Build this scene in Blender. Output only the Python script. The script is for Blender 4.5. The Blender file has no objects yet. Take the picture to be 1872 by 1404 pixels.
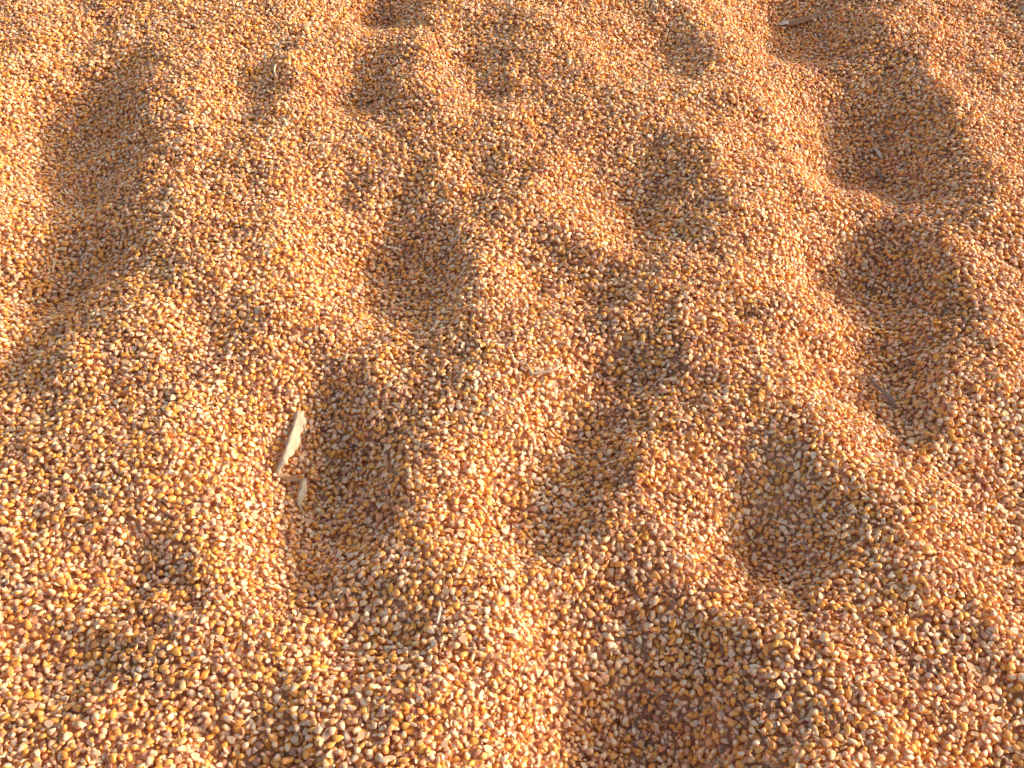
import bpy, bmesh, math, random
import numpy as np
from mathutils import Vector, Matrix, Euler

random.seed(7)
rng = np.random.default_rng(11)
scene = bpy.context.scene
COL = scene.collection

# ------------------------------------------------------------------ camera, sky, sun, exposure
CAM_H, PITCH, HFOV = 1.04, math.radians(45.5), math.radians(50.0)
SUN_EL, SUN_AZ = math.radians(17.0), math.radians(82.0)      # azimuth clockwise from +Y: light from the right, a little from behind the heap

cam_d = bpy.data.cameras.new('camera')
cam = bpy.data.objects.new('camera', cam_d)
COL.objects.link(cam)
cam.location = (0, 0, CAM_H)
cam.rotation_euler = (math.pi / 2 - PITCH, 0, 0)
cam_d.sensor_width = 36.0
cam_d.lens = 18.0 / math.tan(HFOV / 2)
cam_d.clip_start, cam_d.clip_end = 0.02, 500.0
scene.camera = cam

world = bpy.data.worlds.new('World')
scene.world = world
world.use_nodes = True
wn, wl = world.node_tree.nodes, world.node_tree.links
wn.clear()
sky = wn.new('ShaderNodeTexSky')
sky.sky_type = 'NISHITA'
sky.sun_disc = False
sky.sun_elevation = SUN_EL
sky.sun_rotation = SUN_AZ
sky.air_density = 1.0
sky.dust_density = 5.0
sky.ozone_density = 0.5
bg = wn.new('ShaderNodeBackground')
bg.inputs['Strength'].default_value = 0.15
wo = wn.new('ShaderNodeOutputWorld')
wl.new(sky.outputs[0], bg.inputs['Color'])
wl.new(bg.outputs[0], wo.inputs['Surface'])

sun_d = bpy.data.lights.new('sun', 'SUN')
sun_d.energy = 2.0
sun_d.angle = math.radians(1.0)
sun_d.color = (1.0, 0.81, 0.69)
sun = bpy.data.objects.new('sun', sun_d)
COL.objects.link(sun)
to_sun = Vector((math.sin(SUN_AZ) * math.cos(SUN_EL), math.cos(SUN_AZ) * math.cos(SUN_EL), math.sin(SUN_EL)))
sun.rotation_euler = to_sun.to_track_quat('Z', 'Y').to_euler()
sun.location = to_sun * 20

vs = scene.view_settings
vs.view_transform = 'Standard'
vs.look = 'None'
vs.exposure = 0.86
vs.gamma = 1.0
vs.use_curve_mapping = False
scene.render.resolution_x, scene.render.resolution_y = 1024, 768
try:
    scene.cycles.max_bounces = 10
    scene.cycles.diffuse_bounces = 8
    scene.cycles.caustics_reflective = False
    scene.cycles.caustics_refractive = False
except Exception:
    pass

# ------------------------------------------------------------------ helpers
FPX = 936.0 / math.tan(HFOV / 2)
sp, cp = math.sin(PITCH), math.cos(PITCH)


def plane_pt(u, v, z=0.0):
    """where the line of sight of a photo point meets the level z"""
    px, py = (u - 936.0) / FPX, (v - 702.0) / FPX
    t = (CAM_H - z) / (sp + py * cp)
    return px * t, t * (cp - py * sp)


def tag(o, label=None, cat=None, group=None, kind=None):
    if label: o['label'] = label
    if cat: o['category'] = cat
    if group: o['group'] = group
    if kind: o['kind'] = kind
    return o


# ------------------------------------------------------------------ the lie of the heap
# trodden hollows, last row added for its light: (left, right, top, bottom, steepness)
HOLLOWS = [
    (1425, 1590, -40, 85, 1.05), (1548, 1765, 130, 320, 1.2), (1558, 1775, 375, 560, 1.2), (1575, 1770, 520, 670, 1.15),
    (1585, 1745, 640, 785, 1.1), (1355, 1590, 865, 1050, 1.1), (1105, 1430, 1120, 1540, 1.3),
    (540, 750, 705, 990, 1.15), (675, 855, 360, 570, 1.05), (955, 1090, 425, 545, .62), (1040, 1200, 440, 570, .55),
    (938, 1110, 850, 990, 1.0), (980, 1160, 775, 910, .92), (1035, 1215, 690, 830, .86), (1090, 1265, 610, 750, .7),
    (75, 270, 130, 300, 1.05), (95, 285, 240, 370, 1.0), (45, 275, 370, 530, 1.02), (20, 160, 540, 700, .9),
    (630, 760, 90, 200, .75), (660, 800, -50, 35, .95), (1130, 1300, 290, 430, .82), (1160, 1300, 30, 110, .55),
    (240, 450, 960, 1090, .55), (60, 270, 1150, 1260, .48), (640, 850, 1070, 1180, .42),
    (440, 530, 80, 220, .55), (370, 500, 560, 650, .5),
    (400, 600, 1310, 1420, .45), (850, 960, 60, 170, .62), (610, 720, 290, 370, .75),
    (130, 230, 40, 120, .6), (-140, 20, 620, 760, .8), (860, 980, 280, 380, .45),
    (1890, 2130, 60, 380, .42), (1900, 2140, 400, 720, .42), (1880, 2180, 780, 1180, .5), (1790, 2100, 1200, 1500, .45),  # added past the frame edge so the ground there slopes toward the sun
]
HX = []
for (ul, ur, vt, vb, st) in HOLLOWS:
    vm, z = 0.5 * (vt + vb) + 6, 0.0
    for _ in range(2):
        xl, y0 = plane_pt(ul, vm, z)
        xr, _y = plane_pt(ur, vm, z)
        w = xr - xl
        s = 0.40 * w
        d = 1.08 * st * min(s, 0.11)
        z = -0.08 * d
    yb, yt = plane_pt(ul, vb, z)[1], plane_pt(ul, vt, z)[1]
    HX.append((xl + 0.21 * w, y0, s, 0.50 * (yt - yb), d))
# hollows of the same walk-about outside the picture
frame_pts = [(h[0], h[1]) for h in HX]
for _ in range(60):
    x, y = rng.uniform(-2.6, 2.6), rng.uniform(-0.3, 4.2)
    hw = math.tan(HFOV / 2) * (y * cp + CAM_H * sp) + 0.24
    if (abs(x) < hw and 0.25 < y < 2.6) or min((x - a) ** 2 + (y - b) ** 2 for a, b in frame_pts) < 0.04:
        continue
    frame_pts.append((x, y))
    s = rng.uniform(.05, .085)
    HX.append((x, y, s, s * rng.uniform(.8, 1.6), s * rng.uniform(.6, 1.0)))


def lattice_noise(x, y, cell, seed):
    g = np.random.default_rng(seed).uniform(-1, 1, (257, 257))
    fx, fy = x / cell, y / cell
    ix, iy = np.floor(fx).astype(int), np.floor(fy).astype(int)
    tx, ty = fx - ix, fy - iy
    tx, ty = tx * tx * tx * (tx * (tx * 6 - 15) + 10), ty * ty * ty * (ty * (ty * 6 - 15) + 10)
    i0, i1, j0, j1 = ix % 257, (ix + 1) % 257, iy % 257, (iy + 1) % 257
    return (g[i0, j0] * (1 - tx) + g[i1, j0] * tx) * (1 - ty) + (g[i0, j1] * (1 - tx) + g[i1, j1] * tx) * ty


def base_h(x, y):
    x, y = np.asarray(x, float), np.asarray(y, float)
    acc = np.zeros_like(x)
    x0, y0 = x, y
    x = x0 + .014 * lattice_noise(x0 + 5, y0 + 1, .07, 21) + .006 * lattice_noise(x0 + 5, y0 + 1, .028, 23)
    y = y0 + .016 * lattice_noise(x0 + 9, y0 + 4, .07, 22) + .006 * lattice_noise(x0 + 9, y0 + 4, .028, 24)
    for (cx, cy, sx, sy, d) in HX:
        ex = (x - cx) / sx
        q = np.where(ex < 0, ex / 1.2, ex) ** 2 + ((y - cy) / sy) ** 2
        acc += (d * np.exp(-0.5 * np.minimum(q, 60))) ** 4
    h = -acc ** 0.25
    x, y = x0, y0
    h += 0.0066 * lattice_noise(x + 3, y + 7, 0.085, 5)
    h += 0.0027 * lattice_noise(x + 11, y + 2, 0.034, 6)
    r = np.hypot(x, y - 1.4)
    h += 0.10 * lattice_noise(x, y, 2.3, 8) * np.clip((r - 1.6) / 2.5, 0, 1)
    return h


# ------------------------------------------------------------------ materials
def new_mat(name):
    m = bpy.data.materials.new(name)
    m.use_nodes = True
    n, l = m.node_tree.nodes, m.node_tree.links
    return m, n, l, n['Principled BSDF']


def ramp(n, stops, interp='LINEAR'):
    r = n.new('ShaderNodeValToRGB')
    r.color_ramp.interpolation = interp
    e = r.color_ramp.elements
    while len(e) < len(stops):
        e.new(0.5)
    for el, (p, c) in zip(e, stops):
        el.position = p
        el.color = (*c, 1)
    return r


def mixc(n, l, fac, a, b, mode='MIX'):
    m = n.new('ShaderNodeMix')
    m.data_type = 'RGBA'
    m.blend_type = mode
    for sock, val in ((m.inputs[0], fac), (m.inputs[6], a), (m.inputs[7], b)):
        if isinstance(val, (int, float)):
            sock.default_value = val
        elif isinstance(val, tuple):
            sock.default_value = (*val, 1)
        else:
            l.new(val, sock)
    return m.outputs[2]


def math_n(n, l, op, a, b=None, clamp=False):
    m = n.new('ShaderNodeMath')
    m.operation = op
    m.use_clamp = clamp
    for i, v in enumerate((a, b)):
        if v is None: continue
        if isinstance(v, (int, float)):
            m.inputs[i].default_value = v
        else:
            l.new(v, m.inputs[i])
    return m.outputs[0]


def kernel_material(name, broken=False):
    m, n, l, b = new_mat(name)
    at = n.new('ShaderNodeAttribute')
    at.attribute_type = 'INSTANCER'
    at.attribute_name = 'tint'
    tint = at.outputs['Fac']
    tc = n.new('ShaderNodeTexCoord')
    sep = n.new('ShaderNodeSeparateXYZ')
    l.new(tc.outputs['Object'], sep.inputs[0])
    if broken:
        body = ramp(n, [(0, (.62, .36, .19)), (.5, (.76, .52, .31)), (1, (.84, .68, .47))])
        l.new(tint, body.inputs[0])
        colr = body.outputs[0]
    else:
        body = ramp(n, [(0, (.28, .12, .07)), (.05, (.56, .26, .15)), (.20, (.74, .38, .20)), (.40, (.84, .37, .075)), (.74, (.88, .43, .055)),
                        (.86, (.84, .52, .24)), (1, (.87, .67, .45))])
        l.new(tint, body.inputs[0])
        colr = body.outputs[0]
        # pale starchy crown
        cr = n.new('ShaderNodeMapRange')
        l.new(sep.outputs[1], cr.inputs[0])
        cr.inputs[1].default_value, cr.inputs[2].default_value = .0024, .0052
        cr.inputs[4].default_value = .5
        colr = mixc(n, l, cr.outputs[0], colr, (.84, .50, .18))
        # pale germ face on one flat side
        ex = math_n(n, l, 'POWER', math_n(n, l, 'DIVIDE', math_n(n, l, 'ABSOLUTE', sep.outputs[0]), .0024), 2.0)
        ey = math_n(n, l, 'POWER', math_n(n, l, 'DIVIDE', math_n(n, l, 'ABSOLUTE', math_n(n, l, 'ADD', sep.outputs[1], .0012)), .0040), 2.0)
        q = math_n(n, l, 'ADD', ex, ey)
        g = n.new('ShaderNodeMapRange')
        l.new(q, g.inputs[0])
        g.inputs[1].default_value, g.inputs[2].default_value = 1.15, .75
        up = math_n(n, l, 'GREATER_THAN', sep.outputs[2], .0)
        germ = math_n(n, l, 'MULTIPLY', g.outputs[0], up)
        colr = mixc(n, l, math_n(n, l, 'MULTIPLY', germ, .9), colr, (.88, .70, .48))
        # papery tip cap
        tp = n.new('ShaderNodeMapRange')
        l.new(sep.outputs[1], tp.inputs[0])
        tp.inputs[1].default_value, tp.inputs[2].default_value = -.0036, -.0050
        colr = mixc(n, l, math_n(n, l, 'MULTIPLY', tp.outputs[0], .8), colr, (.76, .60, .42))
    # meal dust, uneven from kernel to kernel
    nz = n.new('ShaderNodeTexNoise')
    nz.inputs['Scale'].default_value = 420
    nz.inputs['Detail'].default_value = 3
    l.new(tc.outputs['Object'], nz.inputs['Vector'])
    dr = n.new('ShaderNodeMapRange')
    l.new(nz.outputs[0], dr.inputs[0])
    dr.inputs[1].default_value, dr.inputs[2].default_value = .45, .75
    dr.inputs[4].default_value = .36
    colr = mixc(n, l, dr.outputs[0], colr, (.74, .45, .33))
    l.new(colr, b.inputs['Base Color'])
    if broken:
        b.inputs['Roughness'].default_value = .85
    else:                                                       # waxy and dull skins side by side
        fr = math_n(n, l, 'FRACT', math_n(n, l, 'MULTIPLY', tint, 13.7))
        rm = n.new('ShaderNodeMapRange')
        l.new(fr, rm.inputs[0])
        rm.inputs[3].default_value, rm.inputs[4].default_value = .2, .54
        l.new(rm.outputs[0], b.inputs['Roughness'])
    b.inputs['Subsurface Weight'].default_value = .4
    b.inputs['Subsurface Radius'].default_value = (1.0, .45, .15)
    b.inputs['Subsurface Scale'].default_value = .0025
    b.inputs['Specular IOR Level'].default_value = .3 if broken else .5
    bp = n.new('ShaderNodeBump')
    bp.inputs['Strength'].default_value = .35
    bp.inputs['Distance'].default_value = .0006
    l.new(nz.outputs[0], bp.inputs['Height'])
    l.new(bp.outputs[0], b.inputs['Normal'])
    return m


M_KERNEL = kernel_material('corn_skin')
M_STARCH = kernel_material('corn_starch', True)


def husk_material(name, dark, light, scale=1.0):
    m, n, l, b = new_mat(name)
    uv = n.new('ShaderNodeAttribute')
    uv.attribute_name = 'blade'
    sep = n.new('ShaderNodeMapping')
    sep.inputs['Scale'].default_value = (26 * scale, 1.6, 1)
    l.new(uv.outputs['Vector'], sep.inputs['Vector'])
    nz = n.new('ShaderNodeTexNoise')
    nz.inputs['Scale'].default_value = 1.0
    nz.inputs['Detail'].default_value = 5
    l.new(sep.outputs[0], nz.inputs['Vector'])
    r = ramp(n, [(.3, dark), (.62, light)])
    l.new(nz.outputs[0], r.inputs[0])
    l.new(r.outputs[0], b.inputs['Base Color'])
    b.inputs['Roughness'].default_value = .7
    bp = n.new('ShaderNodeBump')
    bp.inputs['Strength'].default_value = .6
    bp.inputs['Distance'].default_value = .0006
    l.new(nz.outputs[0], bp.inputs['Height'])
    l.new(bp.outputs[0], b.inputs['Normal'])
    tr = n.new('ShaderNodeBsdfTranslucent')
    l.new(r.outputs[0], tr.inputs['Color'])
    mx = n.new('ShaderNodeMixShader')
    mx.inputs[0].default_value = .22
    l.new(b.outputs[0], mx.inputs[1])
    l.new(tr.outputs[0], mx.inputs[2])
    l.new(mx.outputs[0], n['Material Output'].inputs['Surface'])
    return m


M_HUSK = husk_material('dry_husk', (.56, .42, .26), (.80, .68, .48))
M_HUSK_TAN_SHADED = husk_material('tan_husk_shaded', (.46, .25, .12), (.64, .39, .21))  # shade painted in: darkened and reddened toward corn lying in shadow
M_HUSK_BROWN = husk_material('weathered_leaf', (.26, .15, .10), (.40, .25, .17))
M_CHAFF = husk_material('white_chaff', (.62, .52, .42), (.84, .76, .66), .3)
M_BEESWING = husk_material('red_chaff', (.45, .22, .13), (.66, .40, .27), .3)

m, n, l, b = new_mat('heap_under_layer')
tc = n.new('ShaderNodeTexCoord')
vo = n.new('ShaderNodeTexVoronoi')
vo.inputs['Scale'].default_value = 120
l.new(tc.outputs['Object'], vo.inputs['Vector'])
r = ramp(n, [(0, (.50, .22, .10)), (.5, (.66, .35, .17)), (1, (.76, .50, .31))])
l.new(vo.outputs['Color'], r.inputs[0])
l.new(r.outputs[0], b.inputs['Base Color'])
b.inputs['Roughness'].default_value = .7
bp = n.new('ShaderNodeBump')
bp.inputs['Strength'].default_value = 1
bp.inputs['Distance'].default_value = .005
bp.invert = True
l.new(vo.outputs['Distance'], bp.inputs['Height'])
l.new(bp.outputs[0], b.inputs['Normal'])
M_GROUND = m

# ------------------------------------------------------------------ the heap as one sheet out to the horizon
def axis(lo, hi, step, reach):
    core = list(np.arange(lo, hi + 1e-6, step))
    out, d = [], step
    v = hi
    while v < reach:
        d *= 1.22
        v += d
        out.append(v)
    neg, d, v = [], step, lo
    while v > -reach:
        d *= 1.22
        v -= d
        neg.append(v)
    return np.array(neg[::-1] + core + out)


gx, gy = axis(-2.1, 2.1, .014, 120), axis(.1, 3.4, .014, 120)
GX, GY = np.meshgrid(gx, gy)
GZ = base_h(GX, GY)
nx, ny = len(gx), len(gy)
idx = np.arange(nx * ny).reshape(ny, nx)
faces = np.stack([idx[:-1, :-1], idx[:-1, 1:], idx[1:, 1:], idx[1:, :-1]], -1).reshape(-1, 4)
me = bpy.data.meshes.new('ground')
me.from_pydata(np.stack([GX, GY, GZ], -1).reshape(-1, 3).tolist(), [], faces.tolist())
me.polygons.foreach_set('use_smooth', np.ones(len(me.polygons), bool))
me.materials.append(M_GROUND)
ground = bpy.data.objects.new('ground', me)
COL.objects.link(ground)
tag(ground, 'rolling trodden heap of orange corn filling the whole view', kind='structure')

# ------------------------------------------------------------------ kernel shapes (metres; tip at -y, germ face +z)
def kernel_bm(L, W, T, prof, dent=.0, seg=8, seed=0, wob=.11):
    rr = random.Random(seed)
    bm = bmesh.new()
    rings = []
    for (t, w, th) in prof:
        ring = []
        for k in range(seg):
            a = 2 * math.pi * (k + .5) / seg
            ca, sa = math.cos(a), math.sin(a)
            e = .6
            x = W / 2 * w * math.copysign(abs(ca) ** e, ca)
            z = T / 2 * th * math.copysign(abs(sa) ** e, sa)
            ring.append(bm.verts.new((x * (1 + rr.uniform(-wob, wob)), L / 2 * t + rr.uniform(-wob, wob) * L * .12,
                                      z * (1 + rr.uniform(-wob, wob)))))
        rings.append(ring)
    for a, c in zip(rings[:-1], rings[1:]):
        for k in range(seg):
            bm.faces.new((a[k], a[(k + 1) % seg], c[(k + 1) % seg], c[k]))
    t0 = bm.verts.new((0, -L / 2 * 1.04, 0))
    t1 = bm.verts.new((0, L / 2 * (1.0 - dent), 0))
    for k in range(seg):
        bm.faces.new((rings[0][(k + 1) % seg], rings[0][k], t0))
        bm.faces.new((rings[-1][k], rings[-1][(k + 1) % seg], t1))
    bmesh.ops.recalc_face_normals(bm, faces=bm.faces)
    for f in bm.faces: f.smooth = True
    return bm


WEDGE = [(-.97, .22, .34), (-.6, .58, .72), (-.05, .88, 1.0), (.5, 1.0, .96), (.88, .80, .72)]
SLIM = [(-.97, .25, .36), (-.6, .62, .75), (0, .95, 1.0), (.5, .95, .95), (.9, .60, .58)]
ROUND = [(-.95, .30, .35), (-.6, .70, .75), (-.05, 1.0, 1.0), (.5, .93, .93), (.9, .50, .52)]


def to_mesh(bm, name, mats):
    me = bpy.data.meshes.new(name)
    bm.to_mesh(me)
    bm.free()
    for mt in mats: me.materials.append(mt)
    return me


def chopped(bm, co, no):
    bmesh.ops.bisect_plane(bm, geom=bm.verts[:] + bm.edges[:] + bm.faces[:], plane_co=co, plane_no=no, clear_outer=True)
    ed = [e for e in bm.edges if e.is_boundary]
    res = bmesh.ops.contextual_create(bm, geom=ed)
    for f in res['faces']:
        f.material_index = 1
        f.smooth = False
    c = sum((v.co for v in bm.verts), Vector()) / len(bm.verts)
    bmesh.ops.translate(bm, verts=bm.verts[:], vec=-c)
    bmesh.ops.recalc_face_normals(bm, faces=bm.faces)
    return bm


SK = [M_KERNEL, M_STARCH]
mm = .001
KM = [
    to_mesh(kernel_bm(9.9 * mm, 7.5 * mm, 3.9 * mm, WEDGE, .10, seed=1), 'dent_kernel', SK),
    to_mesh(kernel_bm(9.2 * mm, 7.8 * mm, 4.1 * mm, WEDGE, .05, seed=2), 'dent_kernel', SK),
    to_mesh(kernel_bm(9.6 * mm, 6.4 * mm, 4.3 * mm, SLIM, .02, seed=3), 'slim_kernel', SK),
    to_mesh(kernel_bm(8.6 * mm, 7.5 * mm, 4.9 * mm, ROUND, -.02, seed=4), 'round_kernel', SK),
    to_mesh(kernel_bm(7.8 * mm, 6.8 * mm, 5.3 * mm, ROUND, -.02, seed=5), 'round_kernel', SK),
    to_mesh(kernel_bm(10.4 * mm, 6.0 * mm, 3.8 * mm, SLIM, .06, seed=6), 'slim_kernel', SK),
    to_mesh(chopped(kernel_bm(9.8 * mm, 7.5 * mm, 4.4 * mm, WEDGE, .06, seed=7), (0, 0, 0), (.25, -1, .3)), 'broken_kernel', SK),
    to_mesh(chopped(kernel_bm(9.4 * mm, 7.4 * mm, 4.6 * mm, ROUND, 0, seed=8), (.0004, 0, 0), (-1, .3, .5)), 'broken_kernel', SK),
    to_mesh(chopped(chopped(kernel_bm(8.5 * mm, 6.8 * mm, 4.4 * mm, ROUND, 0, seed=9), (0, .001, 0), (-.3, -1, .5)), (0, 0, 0), (1, .2, -.4)), 'kernel_chip', SK),
    to_mesh(chopped(kernel_bm(9.8 * mm, 7.6 * mm, 4.2 * mm, WEDGE, .08, seed=12), (0, 0, .0004), (.15, .2, 1)), 'broken_kernel', SK),
]
KW = np.array([.18, .16, .11, .12, .08, .08, .07, .06, .07, .07])
KW = KW / KW.sum()

# ------------------------------------------------------------------ drop the kernels one on another
RES, PN = .001, 13                      # height map cell and patch size
NT = 520
T_top = np.full((NT, PN, PN), -1.0)
T_bot = np.full((NT, PN, PN), 1.0)
T_var = rng.choice(len(KM), NT, p=KW)
T_scl = rng.normal(.93, .15, NT).clip(.5, 1.2)
T_rot = []
for k in range(NT):
    me = KM[T_var[k]]
    me.calc_loop_triangles()
    V = np.array([v.co[:] for v in me.vertices])
    tri = np.array([t.vertices[:] for t in me.loop_triangles])
    pick = rng.integers(0, len(tri), 1800)
    a, bq = rng.random(1800), rng.random(1800)
    fl = a + bq > 1
    a[fl], bq[fl] = 1 - a[fl], 1 - bq[fl]
    P = V[tri[pick, 0]] * (1 - a - bq)[:, None] + V[tri[pick, 1]] * a[:, None] + V[tri[pick, 2]] * bq[:, None]
    tilt = abs(rng.normal(0, 27)) if rng.random() < .78 else rng.uniform(30, 90)
    R = (Matrix.Rotation(rng.uniform(0, 2 * math.pi), 3, 'Z') @ Matrix.Rotation(math.radians(tilt), 3, 'X')
         @ Matrix.Rotation(rng.uniform(0, 2 * math.pi), 3, 'Z'))
    if rng.random() < .5: R = R @ Matrix.Rotation(math.pi, 3, 'Y')
    T_rot.append(R)
    P = (P * T_scl[k]) @ np.array(R).T
    ci = np.clip(np.floor(P[:, 0] / RES + PN / 2).astype(int), 0, PN - 1)
    cj = np.clip(np.floor(P[:, 1] / RES + PN / 2).astype(int), 0, PN - 1)
    np.maximum.at(T_top[k], (cj, ci), P[:, 2])
    np.minimum.at(T_bot[k], (cj, ci), P[:, 2])

X0, X1, Y0, Y1 = -2.0, 2.0, .2, 3.15
HW_, HH_ = int((X1 - X0) / RES) + 40, int((Y1 - Y0) / RES) + 40
H = np.zeros((HH_, HW_), np.float32)
TOPID = np.full((HH_, HW_), -1, np.int32)
CELL = 13
cxn, cyn = int((X1 - X0) / RES) // CELL, int((Y1 - Y0) / RES) // CELL
off = np.arange(PN)
Kx, Ky, Kz, Kt = [], [], [], []
count = 0
T_top32, T_bot32 = T_top.astype(np.float32), T_bot.astype(np.float32)
T_mask = T_top > -.5
T_bot_c = np.where(T_mask, T_bot32, 1.0).astype(np.float32)
T_top_c = np.where(T_mask, T_top32, -1.0).astype(np.float32)
T_lo = np.where(T_mask, T_bot, 1).reshape(NT, -1).min(1).astype(np.float32)
T_hi = np.where(T_mask, T_top, -1).reshape(NT, -1).max(1).astype(np.float32)
PASSES = 28
for ps in range(PASSES):
    for cls in range(4):
        jj, ii = np.meshgrid(np.arange(cls // 2, cyn, 2), np.arange(cls % 2, cxn, 2), indexing='ij')
        jj, ii = jj.ravel() * CELL, ii.ravel() * CELL
        wx, wy = X0 + ii * RES, Y0 + jj * RES
        keep = np.abs(wx) < .72 + .41 * wy                      # the strip the photograph and a side step can see
        jj, ii = jj[keep], ii[keep]
        N = len(jj)
        best = None
        for c in range(4):
            t = rng.integers(0, NT, N)
            oj, oi = jj + rng.integers(0, CELL, N), ii + rng.integers(0, CELL, N)
            rj, ri = oj[:, None, None] + off[None, :, None], oi[:, None, None] + off[None, None, :]
            patch = H[rj, ri]
            z = (patch - T_bot_c[t]).reshape(N, -1).max(1) - .0011
            z = np.maximum(z, -T_lo[t])
            sc = z + T_hi[t] * .45
            if best is None:
                best = [sc, t, oj, oi, z]
            else:
                w = sc < best[0]
                for q, v in enumerate((sc, t, oj, oi, z)):
                    best[q] = np.where(w, v, best[q])
        sc, t, oj, oi, z = best
        rj, ri = oj[:, None, None] + off[None, :, None], oi[:, None, None] + off[None, None, :]
        tops = T_top_c[t] + z[:, None, None]
        cur = H[rj, ri]
        wins = T_mask[t] & (tops > cur)
        ids = np.arange(count, count + N)[:, None, None]
        H[rj, ri] = np.where(wins, tops, cur)
        TOPID[rj, ri] = np.where(wins, ids, TOPID[rj, ri])
        Kx.append(X0 + (oi + PN / 2) * RES)
        Ky.append(Y0 + (oj + PN / 2) * RES)
        Kz.append(z)
        Kt.append(t)
        count += N
Kx, Ky, Kz, Kt = map(np.concatenate, (Kx, Ky, Kz, Kt))
vis = np.bincount(TOPID[TOPID >= 0], minlength=count)
ci, cj = ((Kx - X0) / RES).astype(int), ((Ky - Y0) / RES).astype(int)
# kernels sunk so the under-sheet fills the gaps, shaped to lighten their shade
SINK = float(H[450:1850, 1200:2800].mean()) - .0085
H -= SINK
Kz = Kz - SINK
# height of the finished layer above the under-sheet, smoothed
Hc = H[: HH_ // 10 * 10, : HW_ // 10 * 10].reshape(HH_ // 10, 10, HW_ // 10, 10).mean((1, 3))
depth = Hc[np.clip(cj // 10, 0, Hc.shape[0] - 1), np.clip(ci // 10, 0, Hc.shape[1] - 1)] - Kz
keep = (vis > 0) | (depth < .009)
Kx, Ky, Kz, Kt, vis = Kx[keep], Ky[keep], Kz[keep], Kt[keep], vis[keep]
NK = len(Kx)
e = .008
bz = base_h(Kx, Ky)
dx = (base_h(Kx + e, Ky) - base_h(Kx - e, Ky)) / (2 * e)
dy = (base_h(Kx, Ky + e) - base_h(Kx, Ky - e)) / (2 * e)
Ktint = np.clip(rng.beta(1.3, 1.3, NK) + .13 * lattice_noise(Kx + 2, Ky + 5, .05, 31) + .08 * lattice_noise(Kx, Ky, .16, 32), 0, 1)
Kvar, Kscl = T_var[Kt], T_scl[Kt]
Zc = bz + Kz
print('kernels', NK, 'layer', float(H[500:1500, 1000:2000].mean()))


def layer_top(x, y):
    i, j = int((x - X0) / RES), int((y - Y0) / RES)
    if 5 < i < HW_ - 5 and 5 < j < HH_ - 5:
        return float(base_h(x, y)) + float(H[j - 3:j + 4, i - 3:i + 4].max())
    return float(base_h(x, y)) + .012


def kernel_rot(k):
    nrm = Vector((-dx[k], -dy[k], 1)).normalized()
    return (Vector((0, 0, 1)).rotation_difference(nrm).to_matrix() @ T_rot[Kt[k]])


# the 300 that show largest stand as objects of their own, the rest is one mass
pxv = np.stack([Kx, Ky, Zc - CAM_H], 1)
dep = pxv[:, 1] * cp - pxv[:, 2] * sp
su = 936 + FPX * pxv[:, 0] / dep
sv = 702 + FPX * (-pxv[:, 1] * sp - pxv[:, 2] * cp) / dep
inside = (su > 8) & (su < 1864) & (sv < 1392) & (sv > 0)
score = np.where(inside & (vis > 16), np.minimum(vis, 50) / dep ** 6, 0)
order = np.argsort(-score)
seed_k = [k for v in range(len(KM)) for k in order[Kvar[order] == v][:2]]
big = np.array(seed_k + [k for k in order[:300] if k not in seed_k])[:300]
isbig = np.zeros(NK, bool)
isbig[big] = True

SHAPE_WORD = {'dent_kernel': 'wedge-shaped', 'slim_kernel': 'slender', 'round_kernel': 'plump round',
              'broken_kernel': 'broken', 'kernel_chip': 'chipped'}


def colour_word(t):
    return ('reddish tan' if t < .22 else 'orange' if t < .42 else 'golden amber' if t < .66
            else 'pale yellow' if t < .84 else 'cream')


first_of = {}
for k in big:
    me = KM[Kvar[k]]
    nm = 'corn_kernel'
    o = bpy.data.objects.new(nm, me)
    R = kernel_rot(k)
    o.matrix_world = Matrix.Translation((Kx[k], Ky[k], Zc[k])) @ R.to_4x4() @ Matrix.Scale(float(Kscl[k]), 4)
    o['tint'] = float(Ktint[k])
    up = (R @ Vector((0, 0, 1))).z
    pose = 'lying pale germ face up' if up > .75 else 'lying smooth back up' if up < -.75 else 'tipped on its side'
    shp = SHAPE_WORD[me.name.split('.')[0]]
    cw = colour_word(Ktint[k])
    if shp in ('broken', 'chipped'):
        lab = f'{shp} {cw} corn kernel with starchy white inside among whole kernels'
    else:
        lab = f'{shp} {cw} corn kernel {pose} on the loose heap'
    tag(o, lab, 'corn kernel', lab.replace('corn kernel', 'corn kernels'))
    COL.objects.link(o)
    first_of.setdefault(int(Kvar[k]), o)
for v in range(len(KM)):
    if v not in first_of:
        raise RuntimeError('variant missing')

# the mass of kernels: points with attributes, grown by geometry nodes
rest = np.where(~isbig)[0]
eul = np.zeros((len(rest), 3), np.float32)
nl = np.sqrt(dx * dx + dy * dy + 1)
nxv, nyv, nzv = -dx / nl, -dy / nl, 1 / nl
TR = np.array([np.array(R) for R in T_rot])
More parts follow.
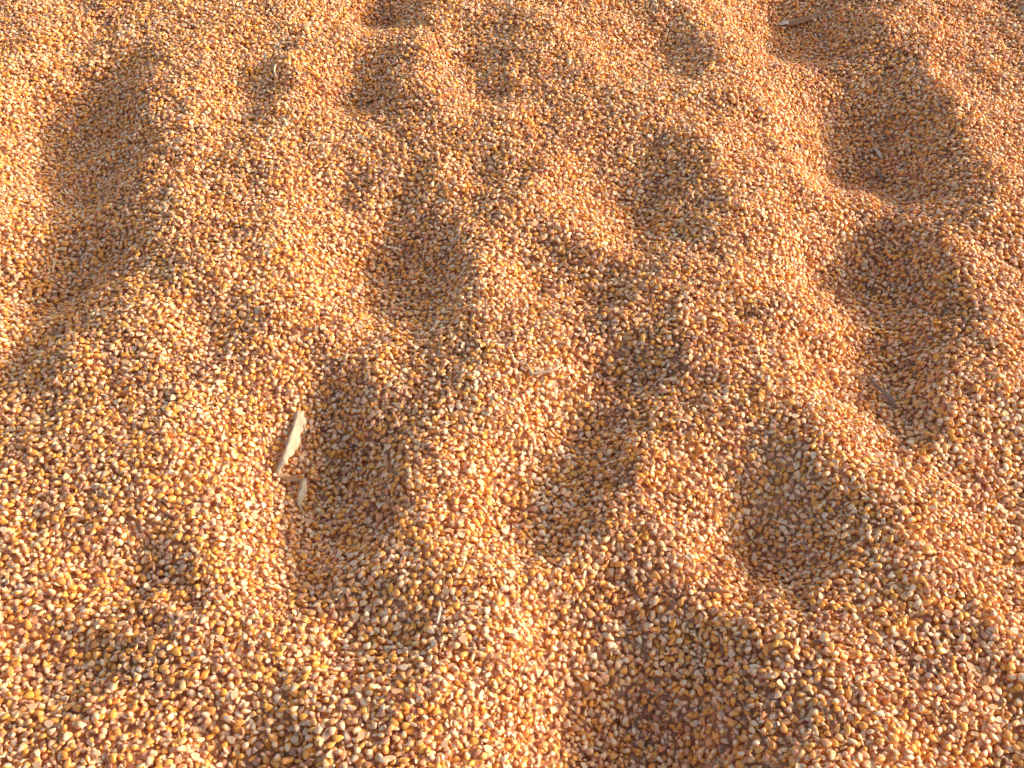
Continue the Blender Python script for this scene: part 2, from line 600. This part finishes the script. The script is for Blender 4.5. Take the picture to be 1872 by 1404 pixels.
# rotation taking +z to the slope's normal (Rodrigues), for all at once
k1 = rest
S = np.zeros((len(rest), 3, 3))
a_, b_, c_ = nxv[k1], nyv[k1], nzv[k1]
f_ = 1 / (1 + c_)
S[:, 0, 0], S[:, 0, 1], S[:, 0, 2] = 1 - a_ * a_ * f_, -a_ * b_ * f_, a_
S[:, 1, 0], S[:, 1, 1], S[:, 1, 2] = -a_ * b_ * f_, 1 - b_ * b_ * f_, b_
S[:, 2, 0], S[:, 2, 1], S[:, 2, 2] = -a_, -b_, c_
MR = S @ TR[Kt[k1]]
eul[:, 0] = np.arctan2(MR[:, 2, 1], MR[:, 2, 2])
eul[:, 1] = -np.arcsin(np.clip(MR[:, 2, 0], -1, 1))
eul[:, 2] = np.arctan2(MR[:, 1, 0], MR[:, 0, 0])
me = bpy.data.meshes.new('corn_kernels')
me.vertices.add(len(rest))
me.vertices.foreach_set('co', np.stack([Kx[rest], Ky[rest], Zc[rest]], 1).astype(np.float32).ravel())
for nm, ty, key, arr in (('turn', 'FLOAT_VECTOR', 'vector', eul), ('size', 'FLOAT', 'value', Kscl[rest]),
                         ('tint', 'FLOAT', 'value', Ktint[rest]), ('shape', 'INT', 'value', Kvar[rest])):
    at = me.attributes.new(nm, ty, 'POINT')
    at.data.foreach_set(key, np.ascontiguousarray(arr, np.int32 if ty == 'INT' else np.float32).ravel())
mass = bpy.data.objects.new('corn_kernels', me)
COL.objects.link(mass)
tag(mass, 'countless loose orange, yellow and cream corn kernels covering the heap', 'corn', kind='stuff')
ng = bpy.data.node_groups.new('kernel_mass', 'GeometryNodeTree')
ng.interface.new_socket('Geometry', in_out='INPUT', socket_type='NodeSocketGeometry')
ng.interface.new_socket('Geometry', in_out='OUTPUT', socket_type='NodeSocketGeometry')
gi, go = ng.nodes.new('NodeGroupInput'), ng.nodes.new('NodeGroupOutput')
iop = ng.nodes.new('GeometryNodeInstanceOnPoints')
jn = ng.nodes.new('GeometryNodeGeometryToInstance')
for v in reversed(range(len(KM))):
    oi_ = ng.nodes.new('GeometryNodeObjectInfo')
    oi_.inputs['Object'].default_value = first_of[v]
    ng.links.new(oi_.outputs['Geometry'], jn.inputs[0])


def named(nm, ty):
    q = ng.nodes.new('GeometryNodeInputNamedAttribute')
    q.data_type = ty
    q.inputs['Name'].default_value = nm
    return q.outputs['Attribute']


er = ng.nodes.new('FunctionNodeEulerToRotation')
ng.links.new(named('turn', 'FLOAT_VECTOR'), er.inputs[0])
ng.links.new(gi.outputs[0], iop.inputs['Points'])
ng.links.new(jn.outputs[0], iop.inputs['Instance'])
iop.inputs['Pick Instance'].default_value = True
ng.links.new(named('shape', 'INT'), iop.inputs['Instance Index'])
ng.links.new(er.outputs[0], iop.inputs['Rotation'])
ng.links.new(named('size', 'FLOAT'), iop.inputs['Scale'])
ng.links.new(iop.outputs[0], go.inputs[0])
md = mass.modifiers.new('kernel_mass', 'NODES')
md.node_group = ng


# ------------------------------------------------------------------ husk, stalk and chaff lying on the corn
def on_heap(u, v, dz=0.0):
    """the spot of the corn's surface seen at a photo point, dz above it"""
    px, py = (u - 936.0) / FPX, (v - 702.0) / FPX
    d = Vector((px, cp - py * sp, -sp - py * cp))
    t0 = (CAM_H - .02) / (sp + py * cp) * .8
    ts = np.linspace(t0, t0 * 1.6, 700)
    xs, ys, zs = d.x * ts, d.y * ts, CAM_H + d.z * ts
    i = np.clip(((xs - X0) / RES).astype(int), 0, HW_ - 1)
    j = np.clip(((ys - Y0) / RES).astype(int), 0, HH_ - 1)
    hit = np.where(zs < base_h(xs, ys) + Hc[np.clip(j // 10, 0, Hc.shape[0] - 1), np.clip(i // 10, 0, Hc.shape[1] - 1)] + dz)[0]
    k = hit[0] if len(hit) else 0
    return Vector((xs[k], ys[k], zs[k]))


def catmull(P, n):
    P = [2 * P[0] - P[1]] + list(P) + [2 * P[-1] - P[-2]]
    out = []
    m_ = len(P) - 3
    for q in range(n + 1):
        f = q / n * m_
        i = min(int(f), m_ - 1)
        t = f - i
        a, b2, c, d = P[i:i + 4]
        out.append(.5 * ((2 * b2) + (c - a) * t + (2 * a - 5 * b2 + 4 * c - d) * t * t + (3 * b2 - a - 3 * c + d) * t ** 3))
    return out


def interp(vals, f):
    f = f * (len(vals) - 1)
    i = min(int(f), len(vals) - 2)
    return vals[i] + (vals[i + 1] - vals[i]) * (f - i)


def ribbon(name, pts, widths, mat, fold=0.0, twist=(0, 0), parent=None, thick=.0005, nu=8, nv=22, ragged=.0, seed=1, ridge=(0, 0)):
    """a strip of dry leaf along pts: fold lifts the mid-rib, twist (degrees) turns it about its length"""
    rr = random.Random(seed)
    path = catmull(pts, nv)
    origin = parent.matrix_world.translation if parent else pts[0]
    cos_, blade = [], []
    for v, p in enumerate(path):
        f = v / nv
        t = (path[min(v + 1, nv)] - path[max(v - 1, 0)]).normalized()
        s_ = t.cross(Vector((0, 0, 1))).normalized()
        up = s_.cross(t).normalized()
        tw = math.radians(interp(list(twist), f))
        s2 = s_ * math.cos(tw) + up * math.sin(tw)
        u2 = up * math.cos(tw) - s_ * math.sin(tw)
        w = interp(widths, f)
        jl, jr = (1 + rr.uniform(-ragged, ragged) for _ in range(2))
        jend = rr.uniform(-1, 1) * ragged * .004
        for k in range(nu + 1):
            g = k / nu * 2 - 1
            ww = w / 2 * (jl if g < 0 else jr)
            ripple = .00045 * math.sin(g * 17 + seed) + .0008 * math.sin(f * 11 + g * 4 + seed) * min(1, w / .012) + rr.uniform(-1, 1) * .0004 * ragged * 4
            end = 0
            if v in (0, nv):
                end = rr.uniform(-1, 1) * ragged * .012
            cos_.append(p + s2 * (g * ww) + u2 * (fold * w * (.5 - abs(g - interp(list(ridge), f)) ** 1.1) + ripple) + t * end - origin)
            blade.append((k / nu, f * 4, seed))
    fs = [(v * (nu + 1) + k, v * (nu + 1) + k + 1, (v + 1) * (nu + 1) + k + 1, (v + 1) * (nu + 1) + k)
          for v in range(nv) for k in range(nu)]
    me = bpy.data.meshes.new(name)
    me.from_pydata([c[:] for c in cos_], [], fs)
    at = me.attributes.new('blade', 'FLOAT_VECTOR', 'POINT')
    at.data.foreach_set('vector', np.array(blade, np.float32).ravel())
    me.polygons.foreach_set('use_smooth', np.ones(len(me.polygons), bool))
    me.materials.append(mat)
    o = bpy.data.objects.new(name, me)
    COL.objects.link(o)
    so = o.modifiers.new('thickness', 'SOLIDIFY')
    so.thickness = thick
    so.offset = 0
    if parent:
        o.parent = parent
    else:
        o.location = origin
    return o


def root(name, loc):
    e_ = bpy.data.objects.new(name, None)
    e_.empty_display_size = .01
    COL.objects.link(e_)
    e_.location = loc
    e_.matrix_world = Matrix.Translation(loc)
    return e_


def px_mm(p, px):
    """length in metres that spans px photo pixels at point p"""
    return px * (p.y * cp + (CAM_H - p.z) * sp) / FPX


def trail(lst):
    return [on_heap(u, v, dz) for (u, v, dz) in lst]


# the big torn husk in the hollow
t_ = trail([(547, 752, .006), (543, 778, .010), (531, 806, .012), (516, 840, .010), (505, 862, .003)])
wpx = px_mm(t_[2], 1)
hk = root('corn_husk', on_heap(525, 815))
tag(hk, 'pale cream dry corn husk, folded and torn, lying in a shaded hollow', 'corn husk')
ribbon('husk_blade', t_, [w * wpx for w in (21, 22, 21, 25, 28, 20, 9)], M_HUSK, .55, (-6, -14), hk, ragged=.28, ridge=(.1, .2, 0, -.3, -.4), nv=30, nu=10, seed=3)
ribbon('torn_stub', trail([(508, 852, .006), (511, 862, .006), (514, 874, .002)]), [8 * wpx, 9 * wpx, 5 * wpx], M_HUSK, .2, (20, 30), hk, ragged=.25, nv=10, seed=4)
ribbon('torn_strip', trail([(506, 866, .005), (520, 871, .008), (536, 876, .008), (551, 880, .010)]), [9 * wpx, 11 * wpx, 10 * wpx, 8 * wpx], M_HUSK_TAN_SHADED, .1, (-35, -25), hk, ragged=.1, nv=14, seed=5)
ribbon('folded_flap', trail([(553, 877, .014), (552, 892, .018), (548, 908, .014), (545, 926, .005)]), [15 * wpx, 18 * wpx, 14 * wpx, 4 * wpx], M_HUSK, .5, (-5, -15), hk, ridge=(-.4, .1, .4), ragged=.15, nv=16, seed=6)
for q, tr_ in enumerate(([(556, 776, .012), (558, 788, .010), (556, 801, .004)], [(541, 805, .012), (551, 800, .010), (557, 795, .006)],
                         [(545, 922, .004), (552, 932, .004), (559, 944, .002)])):
    ribbon('loose_fibre', trail(tr_), [3.2 * wpx, 3.0 * wpx, 1.2 * wpx], M_HUSK, .1, (0, 30), hk, nu=3, nv=8, thick=.0006, seed=20 + q)

# the other leaf scraps
t_ = trail([(1428, 41, .004), (1445, 40, .008), (1474, 33, .008), (1508, 23, .003)])
wq = px_mm(t_[1], 1)
h2 = root('corn_husk', on_heap(1465, 38))
tag(h2, 'long tan husk strip with shade in its colour and a sunlit-white curled end', 'corn husk')
ribbon('husk_blade', t_, [11 * wq, 14 * wq, 15 * wq, 12 * wq, 7 * wq], M_HUSK_TAN_SHADED, .25, (-25, -10), h2, ragged=.1, seed=8)
ribbon('curled_tip', trail([(1424, 43, .006), (1430, 42, .012), (1440, 40, .013)]), [7 * wq, 10 * wq, 11 * wq], M_CHAFF, .45, (15, 10), h2, ragged=.1, nv=10, seed=9)  # whiter colour stands in for sun on the lifted end

t_ = trail([(1586, 686, .006), (1602, 703, .008), (1622, 722, .008), (1641, 745, .004)])
wq = px_mm(t_[1], 1)
o = ribbon('leaf_strip', t_, [3 * wq, 7 * wq, 10 * wq, 12 * wq, 8 * wq], M_HUSK_BROWN, .2, (-10, 10), None, ragged=.08, seed=10)
tag(o, 'narrow grey brown weathered leaf strip half sunk in a shaded hollow', 'leaf strip')

t_ = trail([(970, 683, .004), (985, 681, .008), (1005, 678, .009), (1017, 673, .010), (1027, 666, .008)])
wq = px_mm(t_[1], 1)
st = root('stalk_fragment', t_[1])
tag(st, 'forked thin cream stalk fragment curving over sunlit kernels', 'stalk')
ribbon('stem', t_, [4.5 * wq, 4 * wq, 5 * wq, 4.5 * wq, 5 * wq, 3 * wq], M_HUSK, .5, (0, 10), st, nu=4, nv=16, thick=.0011, ragged=.15, seed=11)
ribbon('fork', trail([(973, 682, .005), (966, 671, .007), (958, 660, .004)]), [4 * wq, 4 * wq, 3 * wq], M_HUSK, .5, (0, 0), st, nu=4, nv=10, thick=.0011, seed=12)


def fibre(lst, w, mat, label, cat='straw', name='straw', seed=1, fold=.45):
    p = trail(lst)
    k = px_mm(p[1], 1)
    o = ribbon(name, p, [w * k * .8, w * k, w * k, w * k * .6], mat, fold, (0, 15), None, nu=4, nv=14, thick=.0009, ragged=.1, seed=seed)
    return tag(o, label, cat)


fibre([(948, 683, .006), (951, 697, .008), (945, 713, .004)], 5, M_HUSK_TAN_SHADED, 'short bowed tan husk sliver beside the forked stalk fragment', seed=31)
fibre([(1256, 284, .004), (1300, 282, .007), (1340, 281, .008), (1376, 280, .004)], 1.7, M_HUSK_TAN_SHADED, 'long hair-thin straw lying straight across the sunlit kernels', seed=32)
fibre([(1490, 274, .005), (1515, 276, .008), (1541, 272, .005)], 2.4, M_HUSK_TAN_SHADED, 'thin pale straw on the bright slope beside a deep hollow', seed=33)
fibre([(503, 118, .005), (501, 130, .010), (507, 143, .006)], 4, M_HUSK, 'curled whitish husk shred standing up on a bright ridge', seed=34)
fibre([(1228, 770, .004), (1243, 767, .007), (1258, 771, .003)], 4, M_HUSK, 'short cream straw bit resting on shaded kernels', seed=35)
fibre([(1290, 1081, .004), (1325, 1078, .006), (1350, 1086, .003)], 4, M_HUSK_TAN_SHADED, 'tan straw bit along the upper lip of the deepest hollow', seed=36)
fibre([(806, 1108, .006), (803, 1124, .010), (799, 1140, .003)], 5, M_CHAFF, 'whitish pointed husk scrap standing among shaded kernels', seed=37)
fibre([(1600, 270, .004), (1607, 279, .008), (1612, 290, .004)], 7, M_CHAFF, 'small whitish husk scrap at the shadow edge of a hollow', seed=38)
fibre([(1604, 313, .004), (1610, 322, .007), (1617, 331, .004)], 6, M_HUSK_BROWN, 'greyish leaf scrap on the lower lip of a hollow', seed=39)


# small flakes of chaff
def flake_mesh(name, L, W, bend, seed, mat):
    rr = random.Random(seed)
    nv, nu = 5, 4
    vs_, bl = [], []
    for v in range(nv + 1):
        for k in range(nu + 1):
            f, g = v / nv * 2 - 1, k / nu * 2 - 1
            edge = math.sqrt(max(0.06, 1 - f * f * .9)) * (1 + rr.uniform(-.25, .25) * (abs(g) > .9))
            x, y = g * W / 2 * edge, f * L / 2 * (1 + rr.uniform(-.12, .12))
            vs_.append((x, y, bend * L * (f * f + .7 * g * g - .3) + rr.uniform(-.05, .05) * L))
            bl.append((k / nu, v / nv * 4, seed))
    fs = [(v * (nu + 1) + k, v * (nu + 1) + k + 1, (v + 1) * (nu + 1) + k + 1, (v + 1) * (nu + 1) + k) for v in range(nv) for k in range(nu)]
    bm = bmesh.new()
    lay = bm.verts.layers.float_vector.new('blade')
    bv = [bm.verts.new(c) for c in vs_]
    for q, c in zip(bv, bl): q[lay] = Vector(c)
    for f in fs: bm.faces.new([bv[q] for q in f])
    bmesh.ops.solidify(bm, geom=bm.faces[:], thickness=.0003)
    for f in bm.faces: f.smooth = True
    me = to_mesh(bm, name, [mat])
    return me


FL_W = [flake_mesh('chaff_flake', .010, .006, .34, 1, M_CHAFF), flake_mesh('chaff_flake', .008, .005, -.32, 2, M_CHAFF),
        flake_mesh('chaff_flake', .012, .004, .34, 3, M_CHAFF)]
FL_R = [flake_mesh('skin_flake', .008, .006, .25, 4, M_BEESWING), flake_mesh('skin_flake', .0065, .005, -.22, 5, M_BEESWING)]


def flake(p, meshes, name, label, cat, group=None, sc=1.0):
    o = bpy.data.objects.new(name, random.choice(meshes))
    o.location = p
    o.rotation_euler = (random.uniform(-.6, .6), random.uniform(-.6, .6), random.uniform(0, 6.28))
    o.scale = (sc,) * 3
    COL.objects.link(o)
    return tag(o, label, cat, group)


for (u, v, sc, lab) in [
    (657, 858, 1.2, 'crumpled white chaff flake in the shaded hollow beside the big pale husk'),
    (1735, 545, .8, 'small white chaff flake above a larger one in deep shade'),
    (1731, 571, 1.3, 'large whitish chaff flake lying flat in a shaded hollow'),
    (1113, 667, 1.4, 'grey white chaff flake at the upper edge of a shaded dip'),
    (1096, 690, 1.2, 'bright white chaff flake where shade meets sunlit kernels'),
    (1010, 478, 1.3, 'crumpled white chaff flake among dappled kernels'),
    (174, 217, 1.2, 'lone white chaff flake in the upper part of the long shaded hollow'),
    (167, 278, 1.3, 'white chaff flake lower in the long shaded hollow'),
    (1163, 1181, 1.3, 'white chaff flake on the rim of the deepest hollow'),
    (617, 283, 1.1, 'feathery white chaff flake on a sunlit ridge'),
    (1816, 627, 1.2, 'grey white chaff flake near the right rim of a hollow'),
    (1690, 100, 1.0, 'pale chaff flake on sunlit kernels between two hollows'),
    (1735, 405, 1.1, 'whitish chaff flake on the sunny rim of a deep hollow'),
    (130, 690, 1.0, 'pale chaff flake below the long shaded hollow'),
    (960, 475, 1.0, 'small grey chaff flake in dappled shade'),
]:
    flake(on_heap(u, v, .004), FL_W, 'chaff_flake', lab, 'chaff flake', sc=sc)
LAND = [(525, 815, 'big pale torn husk'), (1465, 38, 'tan husk strip with sunlit-white end'), (1613, 715, 'grey brown leaf strip'),
        (995, 680, 'forked stalk fragment'), (1315, 282, 'hair-thin long straw'), (803, 1124, 'whitish pointed husk scrap'),
        (1096, 690, 'bright white chaff flake'), (1731, 571, 'large whitish chaff flake'), (170, 245, 'long shaded hollow\'s white flakes'),
        (1320, 1082, 'tan straw bit on a hollow lip'), (502, 130, 'curled husk shred on a ridge')]
LAND = [(on_heap(u, v), w) for u, v, w in LAND]
ORD = ['closest', 'second closest', 'third closest', 'fourth closest', 'fifth closest', 'sixth closest', 'seventh closest', 'eighth closest',
       'ninth closest', 'tenth closest', 'eleventh closest', 'twelfth closest']


def strew(count, meshes, name, kind, cat, group, lo, hi):
    spots = [on_heap(random.uniform(12, 1860), random.uniform(12, 1392), .003) for _ in range(count)]
    near = {}
    for p in spots:
        k = min(range(len(LAND)), key=lambda q: (LAND[q][0] - p).length)
        near.setdefault(k, []).append(p)
    for k, ps in near.items():
        ps.sort(key=lambda p: (LAND[k][0] - p).length)
        for r_, p in enumerate(ps):
            if r_ < len(ORD):
                flake(p, meshes, name, f'{kind}, {ORD[r_]} to the {LAND[k][1]}', cat, group, random.uniform(lo, hi))


strew(60, FL_W, 'chaff_flake', 'small pale chaff flake', 'chaff flake', 'small pale chaff flakes strewn over the corn', .45, .75)
strew(110, FL_R, 'skin_flake', 'small reddish skin flake', 'skin flake', 'reddish skin flakes strewn over the corn', .6, 1.0)
